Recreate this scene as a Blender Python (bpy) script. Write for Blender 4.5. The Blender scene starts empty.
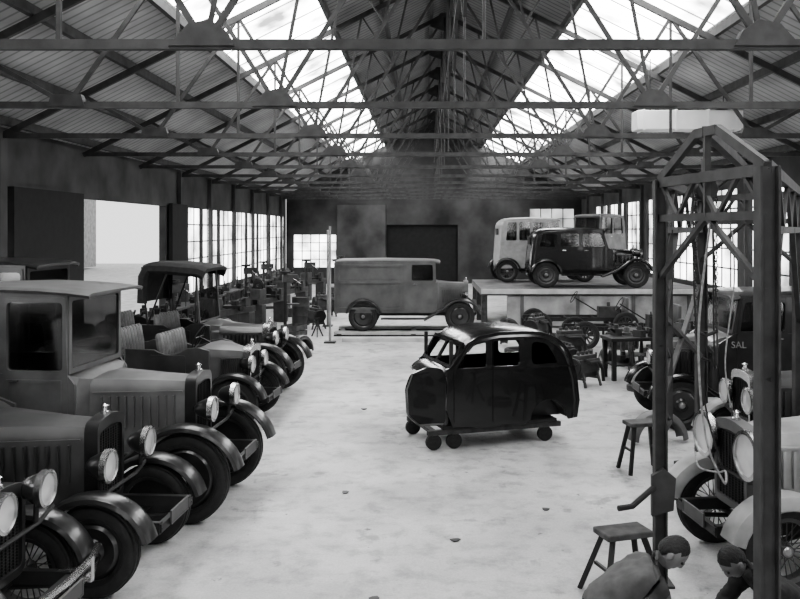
import bpy, bmesh, math, random
from mathutils import Vector, Matrix
from mathutils.geometry import tessellate_polygon
R=random.Random(4)
C=bpy.context.scene.collection
V=Vector
# ------------------------------------------------------------------ materials
def mat(name,v,rough=.6,metal=0.0,var=.25,scale=6.0,bump=.0,spec=.5,coat=0.0):
    m=bpy.data.materials.new(name); m.use_nodes=True
    n=m.node_tree.nodes; l=m.node_tree.links
    p=n['Principled BSDF']
    p.inputs['Roughness'].default_value=rough; p.inputs['Metallic'].default_value=metal
    p.inputs['Specular IOR Level'].default_value=spec
    p.inputs['Coat Weight'].default_value=coat
    tc=n.new('ShaderNodeTexCoord'); ns=n.new('ShaderNodeTexNoise'); ns.inputs['Scale'].default_value=scale; ns.inputs['Detail'].default_value=6
    cr=n.new('ShaderNodeValToRGB')
    a=max(v*(1-var),0); b=min(v*(1+var),1)
    cr.color_ramp.elements[0].position=.3; cr.color_ramp.elements[1].position=.7
    cr.color_ramp.elements[0].color=(a,a,a,1); cr.color_ramp.elements[1].color=(b,b,b,1)
    l.new(tc.outputs['Object'],ns.inputs['Vector']); l.new(ns.outputs['Fac'],cr.inputs['Fac']); l.new(cr.outputs['Color'],p.inputs['Base Color'])
    if bump>0:
        bp=n.new('ShaderNodeBump'); bp.inputs['Strength'].default_value=bump; bp.inputs['Distance'].default_value=.02
        l.new(ns.outputs['Fac'],bp.inputs['Height']); l.new(bp.outputs['Normal'],p.inputs['Normal'])
    return m
def stripes(name,v,dark,axis,scale,rough=.8,extra=.25):
    m=bpy.data.materials.new(name); m.use_nodes=True
    n=m.node_tree.nodes; l=m.node_tree.links; p=n['Principled BSDF']; p.inputs['Roughness'].default_value=rough
    p.inputs['Specular IOR Level'].default_value=.2
    tc=n.new('ShaderNodeTexCoord'); w=n.new('ShaderNodeTexWave'); w.wave_type='BANDS'; w.bands_direction=axis; w.inputs['Scale'].default_value=scale
    w.inputs['Distortion'].default_value=.3
    cr=n.new('ShaderNodeValToRGB'); cr.color_ramp.elements[0].position=0.03; cr.color_ramp.elements[1].position=.2
    cr.color_ramp.elements[0].color=(dark,)*3+(1,); cr.color_ramp.elements[1].color=(v,)*3+(1,)
    ns=n.new('ShaderNodeTexNoise'); ns.inputs['Scale'].default_value=1.3; ns.inputs['Detail'].default_value=5
    mr=n.new('ShaderNodeMapRange'); mr.inputs['To Min'].default_value=1-extra; mr.inputs['To Max'].default_value=1+extra
    mx=n.new('ShaderNodeMix'); mx.data_type='RGBA'; mx.blend_type='MULTIPLY'; mx.inputs['Factor'].default_value=1
    l.new(tc.outputs['Object'],w.inputs['Vector']); l.new(w.outputs['Fac'],cr.inputs['Fac'])
    l.new(tc.outputs['Object'],ns.inputs['Vector']); l.new(ns.outputs['Fac'],mr.inputs['Value'])
    l.new(cr.outputs['Color'],mx.inputs['A']); l.new(mr.outputs['Result'],mx.inputs['B']); l.new(mx.outputs['Result'],p.inputs['Base Color'])
    return m
def emis(name,s,c=1.0):
    m=bpy.data.materials.new(name); m.use_nodes=True
    n=m.node_tree.nodes; l=m.node_tree.links; p=n['Principled BSDF']
    p.inputs['Base Color'].default_value=(.6,.6,.6,1)
    ns=n.new('ShaderNodeTexNoise'); ns.inputs['Scale'].default_value=.8; ns.inputs['Detail'].default_value=6; tc=n.new('ShaderNodeTexCoord')
    mr=n.new('ShaderNodeMapRange'); mr.inputs['From Min'].default_value=.33; mr.inputs['From Max'].default_value=.67; mr.inputs['To Min'].default_value=s*.1; mr.inputs['To Max'].default_value=s*1.9
    l.new(tc.outputs['Object'],ns.inputs['Vector']); l.new(ns.outputs['Fac'],mr.inputs['Value']); l.new(mr.outputs['Result'],p.inputs['Emission Strength'])
    p.inputs['Emission Color'].default_value=(c,c,c,1)
    return m
def glassm(name):
    m=bpy.data.materials.new(name); m.use_nodes=True
    n=m.node_tree.nodes; l=m.node_tree.links
    for x in list(n): n.remove(x)
    o=n.new('ShaderNodeOutputMaterial'); t=n.new('ShaderNodeBsdfTransparent'); t.inputs[0].default_value=(.62,.62,.62,1)
    g=n.new('ShaderNodeBsdfGlossy'); g.inputs['Roughness'].default_value=.08; g.inputs[0].default_value=(.7,.7,.7,1)
    mx=n.new('ShaderNodeMixShader'); mx.inputs[0].default_value=.14
    l.new(t.outputs[0],mx.inputs[1]); l.new(g.outputs[0],mx.inputs[2]); l.new(mx.outputs[0],o.inputs[0]); return m
def floormat():
    m=bpy.data.materials.new('stained_concrete'); m.use_nodes=True
    n=m.node_tree.nodes; l=m.node_tree.links; p=n['Principled BSDF']; p.inputs['Roughness'].default_value=.5
    p.inputs['Specular IOR Level'].default_value=.35
    tc=n.new('ShaderNodeTexCoord')
    def noise(s,d,lo,hi,a,b):
        x=n.new('ShaderNodeTexNoise'); x.inputs['Scale'].default_value=s; x.inputs['Detail'].default_value=d; x.inputs['Roughness'].default_value=.65
        c=n.new('ShaderNodeValToRGB'); c.color_ramp.elements[0].position=lo; c.color_ramp.elements[1].position=hi
        c.color_ramp.elements[0].color=(a,)*3+(1,); c.color_ramp.elements[1].color=(b,)*3+(1,)
        l.new(tc.outputs['Object'],x.inputs['Vector']); l.new(x.outputs['Fac'],c.inputs['Fac']); return c
    a=noise(.45,6,.33,.62,.34,.58); b=noise(3.2,9,.35,.52,.68,1.0); c=noise(1.4,8,.36,.41,.62,1.0); d=noise(45,3,.3,.7,.78,1.0)
    e=noise(6.5,6,.31,.335,.35,1.0)
    prev=a
    for q in (b,c,d,e):
        mx=n.new('ShaderNodeMix'); mx.data_type='RGBA'; mx.blend_type='MULTIPLY'; mx.inputs['Factor'].default_value=1
        l.new(prev.outputs['Color'] if prev is a else prev.outputs['Result'],mx.inputs['A']); l.new(q.outputs['Color'],mx.inputs['B']); prev=mx
    l.new(prev.outputs['Result'],p.inputs['Base Color'])
    return m
M=dict(
 black=mat('black_gloss_paint',.007,.24,0,.3,coat=.4), darkpaint=mat('dark_paint',.018,.32,0,.4,coat=.3),
 fabric=mat('dark_canvas',.015,.85,0,.4,12), rubber=mat('tyre_rubber',.016,.75,0,.4,20,.2),
 grey=mat('grey_paint',.10,.5,0,.35,3), midgrey=mat('dusty_grey_paint',.042,.42,0,.45,3), beige=mat('dusty_light_paint',.09,.6,0,.25,3),
 light=mat('cream_paint',.26,.4,0,.2), pale=mat('dusty_pale_wing',.24,.45,0,.35,3), chrome=mat('nickel_plate',.5,.25,1,.15), steel=mat('dark_steel',.03,.5,.5,.3),
 rusty=mat('girder_steel',.038,.7,.0,.4), bar=mat('glazing_bar_paint',.3,.7,.0,.2), wood=mat('worn_timber',.06,.8,0,.4,9,.2), leather=mat('leather',.10,.4,0,.3,8,.3),
 lens=mat('lamp_glass',.6,.12,.3,.1), machine=mat('machine_grey',.05,.5,.2,.4), white=mat('whitewashed',.45,.7,0,.25,3), concrete=mat('dull_concrete',.10,.85,0,.4,2,.1), face=mat('pale_concrete_face',.30,.85,0,.4,2,.1),
 skin=mat('skin',.14,.5,0,.1,20), hair=mat('hair',.008,.6,0,.4,60,.5), shirt=mat('work_shirt',.08,.85,0,.3,10,.3), overall=mat('dark_overalls',.014,.85,0,.4,14,.2),
 rope=mat('rope',.25,.9,0,.3,30), wallm=mat('sooty_render',.055,.9,0,.5,1.0,.1), backw=mat('dull_brick',.04,.9,0,.7,.7), backl=mat('pale_wall_panel',.06,.9,0,.6,.7), dark=mat('dark_void',.012,.9), plate=mat('number_plate',.05,.5), brass=mat('hub_metal',.3,.35,.8,.2),
 letter=mat('faded_lettering',.2,.7,0,.3,8), duct=mat('pale_sheet_metal',.7,.6,0,.1,2),
 grille=stripes('radiator_core',.02,.07,'Z',14,.5), roofin=stripes('roof_boarding',.34,.20,'Y',1.3,.9,.45), roofdark=stripes('dark_ridge_boarding',.18,.08,'Y',1.3,.9,.4), floor=floormat(),
 sky=emis('skylight_glass',8.0), win=emis('daylit_glass',3.0), dimwin=emis('dim_glass',.5), glass=glassm('pane_glass'))
# ------------------------------------------------------------------ mesh builder
class B:
    def __init__(s): s.v=[]; s.f=[]
    def box(s,c,d,rot=None):
        i=len(s.v); m=rot.to_matrix() if hasattr(rot,'to_matrix') else rot
        for z in(-.5,.5):
            for x,y in((-.5,-.5),(.5,-.5),(.5,.5),(-.5,.5)):
                p=V((x*d[0],y*d[1],z*d[2]))
                if m is not None: p=m@p
                s.v.append(p+V(c))
        s.f+=[(i,i+3,i+2,i+1),(i+4,i+5,i+6,i+7)]+[(i+k,i+(k+1)%4,i+4+(k+1)%4,i+4+k) for k in range(4)]
        return s
    def beam(s,a,b,w,h=None):
        h=h or w; a=V(a); b=V(b); d=b-a; L=d.length; z=d.normalized()
        up=V((0,0,1)) if abs(z.z)<.95 else V((0,1,0))
        x=z.cross(up).normalized(); y=x.cross(z)
        m=Matrix((x,y,z)).transposed()
        return s.box((a+b)/2,(w,h,L),m)
    def rings(s,rs,closed=False,cap=True):
        i0=len(s.v); n=len(rs[0])
        for r in rs: s.v+= [V(p) for p in r]
        m=len(rs)
        for j in range(m if closed else m-1):
            a=i0+j*n; b=i0+((j+1)%m)*n
            for k in range(n): s.f.append((a+k,a+(k+1)%n,b+(k+1)%n,b+k))
        if cap and not closed:
            s.f.append(tuple(i0+k for k in range(n))[::-1]); s.f.append(tuple(i0+(m-1)*n+k for k in range(n)))
        return s
    def cyl(s,a,b,r,r2=None,n=12):
        return s.tube([a,b],[r,r if r2 is None else r2],n)
    def tube(s,path,r,n=8):
        path=[V(p) for p in path]
        rr=r if isinstance(r,(list,tuple)) else [r]*len(path)
        rs=[]
        for i,p in enumerate(path):
            t=(path[min(i+1,len(path)-1)]-path[max(i-1,0)]).normalized()
            up=V((0,0,1)) if abs(t.z)<.9 else V((1,0,0))
            x=t.cross(up).normalized(); y=t.cross(x)
            rs.append([p+x*math.cos(2*math.pi*k/n)*rr[i]+y*math.sin(2*math.pi*k/n)*rr[i] for k in range(n)])
        return s.rings(rs)
    def lathe(s,prof,c=(0,0,0),axis='y',n=28,closed=False):
        rs=[]; c=V(c)
        for k in range(n):
            a=2*math.pi*k/n; ring=[]
            for r,h in prof:
                u,w=r*math.cos(a),r*math.sin(a)
                ring.append(c+(V((u,h,w)) if axis=='y' else V((h,u,w)) if axis=='x' else V((u,w,h))))
            rs.append(ring)
        i0=len(s.v); m=len(prof)
        for r in rs: s.v+=r
        for j in range(n):
            a=i0+j*m; b=i0+((j+1)%n)*m
            for k in range(m if closed else m-1): s.f.append((a+k,a+(k+1)%m,b+(k+1)%m,b+k))
        return s
    def ball(s,c,r,n=14,m=9):
        c=V(c); r=r if isinstance(r,(tuple,list)) else (r,r,r); rs=[]
        for j in range(1,m):
            t=math.pi*j/m
            rs.append([c+V((r[0]*math.sin(t)*math.cos(2*math.pi*k/n),r[1]*math.sin(t)*math.sin(2*math.pi*k/n),r[2]*math.cos(t))) for k in range(n)])
        return s.rings(rs)
    def sheet(s,prof,yc,w,crown,t=.02,fr=(1,.93,.75,.4,0)):
        dr=[1,.42,.12,.03,0]
        fs=[-f for f in fr]+list(fr[:-1])[::-1]; ds=dr+dr[:-1][::-1]
        rs=[]; P=[V((x,0,z)) for x,z in prof]
        for i,p in enumerate(P):
            tg=(P[min(i+1,len(P)-1)]-P[max(i-1,0)]).normalized(); nn=V((tg.z,0,-tg.x))
            o=[p+V((0,yc+f*w/2,0))-nn*crown*d for f,d in zip(fs,ds)]
            q=[p+V((0,yc+f*(w/2-t),0))-nn*(crown*d+t) for f,d in zip(fs,ds)]
            rs.append(o+q[::-1])
        return s.rings(rs)
    def plate(s,outer,holes,fn,t):
        loops=[outer]+holes
        tri=tessellate_polygon([[V((u,v,0)) for u,v in L] for L in loops])
        flat=[p for L in loops for p in L]; n=len(flat); i0=len(s.v)
        s.v+=[V(fn(u,v,t/2)) for u,v in flat]+[V(fn(u,v,-t/2)) for u,v in flat]
        for a,b,c in tri: s.f+=[(i0+a,i0+b,i0+c),(i0+n+c,i0+n+b,i0+n+a)]
        k=0
        for L in loops:
            m=len(L)
            for j in range(m): a=i0+k+j; b=i0+k+(j+1)%m; s.f.append((a,b,b+n,a+n))
            k+=m
        return s
    def mesh(s,name,smooth=True,ang=35):
        me=bpy.data.meshes.new(name); me.from_pydata([tuple(v) for v in s.v],[],s.f)
        bm=bmesh.new(); bm.from_mesh(me); bmesh.ops.recalc_face_normals(bm,faces=bm.faces); bm.to_mesh(me); bm.free()
        if smooth:
            me.shade_smooth(); me.set_sharp_from_angle(angle=math.radians(ang))
        return me
    def ob(s,name,m,parent=None,loc=(0,0,0),rot=(0,0,0),**k):
        return mko(name,s.mesh(name),m,parent,loc,rot,**k)
def mko(name,me,m,parent=None,loc=(0,0,0),rot=(0,0,0),bevel=0):
    o=bpy.data.objects.new(name,me)
    if not me.materials: me.materials.append(M[m] if isinstance(m,str) else m)
    C.objects.link(o); o.location=loc; o.rotation_euler=rot
    if parent: o.parent=parent
    if bevel:
        b=o.modifiers.new('Bevel','BEVEL'); b.width=bevel; b.segments=2; b.limit_method='ANGLE'; b.angle_limit=math.radians(40)
    return o
def thing(name,label,cat,loc,rz=0,group=None):
    o=bpy.data.objects.new(name,None); C.objects.link(o); o.location=loc; o.rotation_euler=(0,0,rz); o.empty_display_size=.2
    o['label']=label; o['category']=cat
    if group:o['group']=group
    return o
def tag(o,label,cat,group=None):
    o['label']=label;o['category']=cat
    if group:o['group']=group
    return o
def struct(o): o['kind']='structure'; return o
def rect(a,b,c,d): return [(a,c),(b,c),(b,d),(a,d)]
def rpoly(pts,r,n=4):
    out=[];N=len(pts)
    for i in range(N):
        p=V(pts[i]+(0,));a=V(pts[i-1]+(0,));b=V(pts[(i+1)%N]+(0,))
        rr=min(r,(a-p).length*.45,(b-p).length*.45)
        q0=p+(a-p).normalized()*rr; q1=p+(b-p).normalized()*rr
        for k in range(n+1):
            t=k/n; q=q0*(1-t)**2+p*2*t*(1-t)+q1*t*t; out.append((q.x,q.y))
    return out
# ------------------------------------------------------------------ building
XL,XR,Y0,Y1=-7.7,8.8,-6.0,47.5
XC=.55; ZR=9.0; SL=.5; ZC=4.7
def rz(dx): return ZR-SL*abs(dx)
struct(B().box(((XL+XR)/2,(Y0+Y1)/2,-.1),(XR-XL+.6,Y1-Y0+.6,.2)).ob('floor','floor'))
Lw=[(12.3,15.6,1.0,3.7)]+[(18.9,25.4,0.05,3.72)]+[(27.2+i*2.5,27.2+i*2.5+2.2,.9,3.75) for i in range(8)]+[(1.5,5,1,3.7),(6.2,10.5,1,3.7)]
b=B(); b.plate(rect(Y0,Y1,0,4.95),[rect(*w) for w in Lw],lambda u,v,w:(XL-.12+w,u,v),.2); struct(b.ob('wall_left','wallm'))
Rw=[(20.5+i*3.4,20.5+i*3.4+2.9,1.3,4.2) for i in range(7)]+[(3,6,1,4),(8,12,1,4),(13.5,18.5,1,4.2)]
b=B(); b.plate(rect(Y0,Y1,0,4.95),[rect(*w) for w in Rw],lambda u,v,w:(XR+.12+w,u,v),.24); struct(b.ob('wall_right','wallm'))
gab=[(XL,0),(XR,0),(XR,4.87),(XC,ZR),(XL,4.87)]
Bw=[(-7.3,-4.9,.9,2.75),(-2.1,1.9,.02,3.3),(5.9,8.4,1.9,4.2)]
b=B(); b.plate(gab,[rect(*w) for w in Bw],lambda u,v,w:(u,Y1+.12+w,v),.24); struct(b.ob('wall_back','backw'))
b=B(); b.plate(gab,[rect(-6,-1.5,.8,4.2),rect(1,6.5,.8,4.2)],lambda u,v,w:(u,Y0-.12+w,v),.24); struct(b.ob('wall_front','wallm'))
wn=[0]
def window(fn,a,b_,c,d,nu,nv,glass='win',g_=.025,fm='rusty'):
    wn[0]+=1
    bb=B(); bb.plate(rect(a,b_,c,d),[rect(a+(b_-a)*(i)/nu+g_,a+(b_-a)*(i+1)/nu-g_,c+(d-c)*j/nv+g_*.8,c+(d-c)*(j+1)/nv-g_*.8) for i in range(nu) for j in range(nv)],fn,.06)
    f=struct(bb.ob('window_%d'%wn[0],fm))
    if glass:
        g=B(); g.plate(rect(a+.01,b_-.01,c+.01,d-.01),[],lambda u,v,w:fn(u,v,w),.012); g.ob('glass_pane',glass,f)
fl=lambda u,v,w:(XL-.08+w,u,v); fr=lambda u,v,w:(XR+.10+w,u,v); fb=lambda u,v,w:(u,Y1+.1+w,v); ff=lambda u,v,w:(u,Y0-.1+w,v)
for i,w in enumerate(Lw):
    if i==1: continue
    window(fl,*w,3,5)
for w in Rw: window(fr,*w,4,5)
window(fb,*Bw[0],5,4); window(fb,*Bw[2],4,4,'dimwin')
window(ff,-6,-1.5,.8,4.2,6,5); window(ff,1,6.5,.8,4.2,6,5)  # unseen glowing windows behind the camera, added as fill light on the fronts
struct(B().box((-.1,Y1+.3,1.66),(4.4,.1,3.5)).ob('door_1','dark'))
struct(B().box((-3.5,Y1-.08,2.2),(2.7,.12,4.4)).ob('trim_90','backl'))  # panel slightly lighter in tone than the back wall
struct(B().box((-40,20,-.25),(64,120,.2)).ob('floor_outside','white'))
b=B(); b.box((-30,58,3),(6,24,6)); b.plate([(-12.6,6),(12.6,6),(0,8.5)],[],lambda u,v,w:(-30+w,58+u,v),6.2); tag(b.ob('outside_shed','pale'),'pale building standing across the yard','building')
for nm,rng,mt in (('ceiling',(4.7,8.5),'roofin'),('ceiling_ridge',(0,2.65),'roofdark')):  # boarding near the ridge has a darker tone than the lower slopes
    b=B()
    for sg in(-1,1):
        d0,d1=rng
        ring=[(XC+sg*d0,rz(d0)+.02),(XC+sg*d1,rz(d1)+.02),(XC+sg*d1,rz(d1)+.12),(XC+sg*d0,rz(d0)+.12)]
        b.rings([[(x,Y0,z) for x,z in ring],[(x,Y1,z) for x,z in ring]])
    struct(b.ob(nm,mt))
TY=[7.8+3.77*i for i in range(-3,11)]
for sg in(-1,1):
    for i in range(len(TY)):
        y=TY[i]
        window(lambda u,v,w,sg=sg:(XC+sg*v,u,rz(v)+.06+w),y,min(y+3.77,Y1),2.65,4.7,3,1,'sky',.012,'bar')
k=0
for y in TY:
    for x in(XL+.06,XR-.06):
        k+=1
        if x<0 and 18.8<y<25.5: continue
        struct(B().box((x,y,2.4),(.12,.26,4.8)).ob('trim_%d'%k,'wallm'))
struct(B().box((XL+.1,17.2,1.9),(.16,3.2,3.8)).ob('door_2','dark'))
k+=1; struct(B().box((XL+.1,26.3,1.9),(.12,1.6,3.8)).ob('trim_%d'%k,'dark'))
for sg in(-1,1):
    for d in(.35,1.5,2.62,4.73,5.9,7.0,8.0):
        tag(B().box((XC+sg*d,(Y0+Y1)/2,rz(d)-.06),(.09,Y1-Y0-.1,.15)).ob('roof_purlin','rusty'),'long dark purlin running under the roof boarding','roof beam','roof purlins')
du=thing('overhead_duct','pale horizontal sheet-metal duct hung below the roof','duct',(5.75,18.6,5.38))
b=B(); b.box((0,0,0),(2.3,.5,.42)); b.ob('duct_body','duct',du,bevel=.02)
for x in(-1.0,-.3,.4,1.0): B().box((x,0,0),(.04,.54,.46)).ob('duct_flange','duct',du)
for x in(-.8,.8): B().cyl((x,0,.2),(x,0,rz(5.2+x)-5.38-.05),.012).ob('hanger_rod','steel',du)
def rf(dx): return rz(dx)-.22
tm={}
def tmesh(key,fn):
    if key not in tm: bb=B(); fn(bb); tm[key]=bb.mesh(key)
    return tm[key]
for i,y in enumerate(TY):
    t=thing('roof_truss','dark riveted steel roof truss spanning the workshop','roof truss',(XC,y,ZC),0,'roof trusses')
    def loc(dx): return rf(dx)-ZC
    mko('bottom_chord',tmesh('bottom_chord',lambda b:(b.box((0,-.035,0),(16.4,.02,.085)),b.box((0,.035,0),(16.4,.02,.085)),b.box((0,0,-.04),(16.4,.09,.012)))),'rusty',t)
    for sg in(-1,1):
        mko('rafter',tmesh('rafter%d'%sg,lambda b:b.beam((sg*8.2,0,loc(8.2)),(0,0,loc(0)),.07,.11)),'rusty',t)
        ws=[((2.55,0),(0,loc(0)-.05)),((2.55,0),(3.9,loc(3.9))),((5.4,0),(3.9,loc(3.9))),((5.4,0),(6.7,loc(6.7))),((2.55,0),(1.95,loc(1.95))),((1.27,(loc(0))/2),(1.95,loc(1.95))),((3.9,0),(3.9,loc(3.9))),((1.27,loc(0)/2),(.9,loc(.9)))]
        for j,(p,q) in enumerate(ws):
            mko('strut',tmesh('strut%d_%d'%(sg,j),lambda b:b.beam((sg*p[0],0,p[1]),(sg*q[0],0,q[1]),.045,.06 if j<4 else .035)),'rusty',t)
        mko('gusset_plate',tmesh('gp%d'%sg,lambda b:b.plate([(sg*2.28,-.02),(sg*2.36,.12),(sg*2.5,.22),(sg*2.7,.18),(sg*2.88,-.02)],[],lambda u,v,w:(u,w,v),.13)),'rusty',t)
        mko('gusset_plate',tmesh('gq%d'%sg,lambda b:b.plate([(sg*5.15,-.02),(sg*5.2,.14),(sg*5.6,.14),(sg*5.65,-.02)],[],lambda u,v,w:(u,w,v),.12)),'rusty',t)
    mko('ridge_plate',tmesh('rp',lambda b:b.plate([(-.4,loc(0)-.3),(0,loc(0)-.45),(.4,loc(0)-.3),(.1,loc(0)+.05),(-.1,loc(0)+.05)],[],lambda u,v,w:(u,w,v),.1)),'rusty',t)
    mko('sag_rod',tmesh('sr',lambda b:b.cyl((0,0,0),(0,0,loc(0)-.2),.015)),'rusty',t)
for i in range(len(TY)-1):
    b=B(); b.beam((XC,TY[i]+.05,rf(0)-.1),(XC,TY[i+1]-.05,ZC+1.2),.05); b.beam((XC,TY[i]+.05,ZC+1.2),(XC,TY[i+1]-.05,rf(0)-.1),.05)
    b.beam((XC,TY[i]+.05,ZC+1.9),(XC,TY[i+1]-.05,ZC+1.9),.06)
    tag(b.ob('wind_brace','rusty'),'crossed steel bracing between two roof trusses','brace','wind braces')
# ------------------------------------------------------------------ vehicles
cache={}
def wheel(par,x,y,r,tw,style,sg,metal='midgrey'):
    key=(r,tw,style,metal)
    if key not in cache:
        ri=r-.115
        T=B().lathe([(ri,-tw*.36),(r-.05,-tw/2),(r-.018,-tw*.42),(r-.012,-tw*.3),(r,-tw*.28),(r,-tw*.08),(r-.01,-tw*.06),(r-.01,tw*.06),(r,tw*.08),(r,tw*.28),(r-.012,tw*.3),(r-.018,tw*.42),(r-.05,tw/2),(ri,tw*.36)],n=40,closed=True).mesh('tire',ang=50)
        T.materials.append(M['rubber'])
        S=B().lathe([(ri-.03,-tw*.3),(ri+.005,-tw*.4),(ri+.005,tw*.4),(ri-.03,tw*.3)],n=40,closed=True)
        if style=='disc': S.lathe([(0.001,tw*.35),(.07,tw*.35),(.1,tw*.15),(ri-.07,tw*.3),(ri-.02,tw*.1),(ri-.02,-tw*.1),(.05,-tw*.2),(.001,-tw*.2)],n=32)
        elif style=='wire':
            for k in range(30):
                a=2*math.pi*k/30; q=a+.25*(1 if k%2 else -1)
                S.cyl((.06*math.cos(q),(tw*.4 if k%4<2 else -tw*.3),.06*math.sin(q)),((ri-.02)*math.cos(a),0,(ri-.02)*math.sin(a)),.005,n=5)
            S.cyl((0,-tw*.5,0),(0,tw*.5,0),.055)
        else:
            for k in range(12):
                a=2*math.pi*k/12; S.beam((.05*math.cos(a),0,.05*math.sin(a)),((ri-.02)*math.cos(a),0,(ri-.02)*math.sin(a)),.035,.045)
            S.cyl((0,-tw*.35,0),(0,tw*.35,0),.085,n=20)
        S=S.mesh('wheel'); S.materials.append(M[metal])
        H=B().lathe([(.001,tw*.62),(.03,tw*.6),(.045,tw*.5),(.055,tw*.3)],n=18).mesh('hub_cap'); H.materials.append(M['brass'])
        cache[key]=(T,S,H)
    T,S,H=cache[key]
    w=mko('wheel',S,metal,par,(x,y,r),(0,0,0 if sg>0 else math.pi))
    mko('tire',T,'rubber',w); mko('hub_cap',H,'brass',w)
    return w
def headlamp(par,x,y,z,r=.11,m='darkpaint'):
    h=B().lathe([(.001,-.19),(.03,-.185),(.07,-.15),(r*.9,-.06),(r,0),(r*1.06,.005),(r*1.06,.025),(r*.96,.03),(r*.93,.01)],axis='x',n=26).ob('headlamp',m,par,(x,y,z))
    B().lathe([(.001,.035),(r*.5,.03),(r*.94,.015),(r*.94,.0),(.001,.0)],axis='x',n=26).ob('lens','lens',h)
    B().lathe([(r*.94,-.02),(r*1.12,-.02),(r*1.12,.03),(r*.94,.036)],axis='x',n=26,closed=True).ob('lamp_rim','chrome',h)
    B().cyl((-.07,0,-.25),(-.06,0,-.06),.02).ob('lamp_bracket','steel',h)
def arc(cx,cz,rr,a0,a1,n,sx=1): return [(cx+rr*sx*math.cos(math.radians(a0+(a1-a0)*k/n)),cz+rr*math.sin(math.radians(a0+(a1-a0)*k/n))) for k in range(n+1)]
def bez(p0,p1,p2,n=6): return [((1-t)**2*p0[0]+2*t*(1-t)*p1[0]+t*t*p2[0],(1-t)**2*p0[1]+2*t*(1-t)*p1[1]+t*t*p2[1]) for t in [k/n for k in range(1,n+1)]]
def bsec(x,w,zt,zb,rr=.16):
    h=w/2
    return [(x,-h,zb),(x,-h,zt-rr),(x,-h+.02,zt-rr*.6),(x,-h+rr*.45,zt-rr*.22),(x,-h*.45,zt-.015),(x,0,zt),(x,h*.45,zt-.015),(x,h-rr*.45,zt-rr*.22),(x,h-.02,zt-rr*.6),(x,h,zt-rr),(x,h,zb)]
def seat(par,x,w,z0,h,m='leather',tuft=True):
    b=B(); b.box((x,0,z0),(.45,w,.16))
    n=9
    for k in range(n):
        y=-w/2+w*(k+.5)/n
        b.tube([(x-.2,y,z0),(x-.22,y,z0+h*.5),(x-.26,y,z0+h*.92),(x-.27,y,z0+h)],[w/n*.52,w/n*.6,w/n*.55,w/n*.3],8)
        b.tube([(x-.18,y,z0+.08),(x+.2,y,z0+.09)],w/n*.5,8)
    b.ob('seat',m,par)
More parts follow.
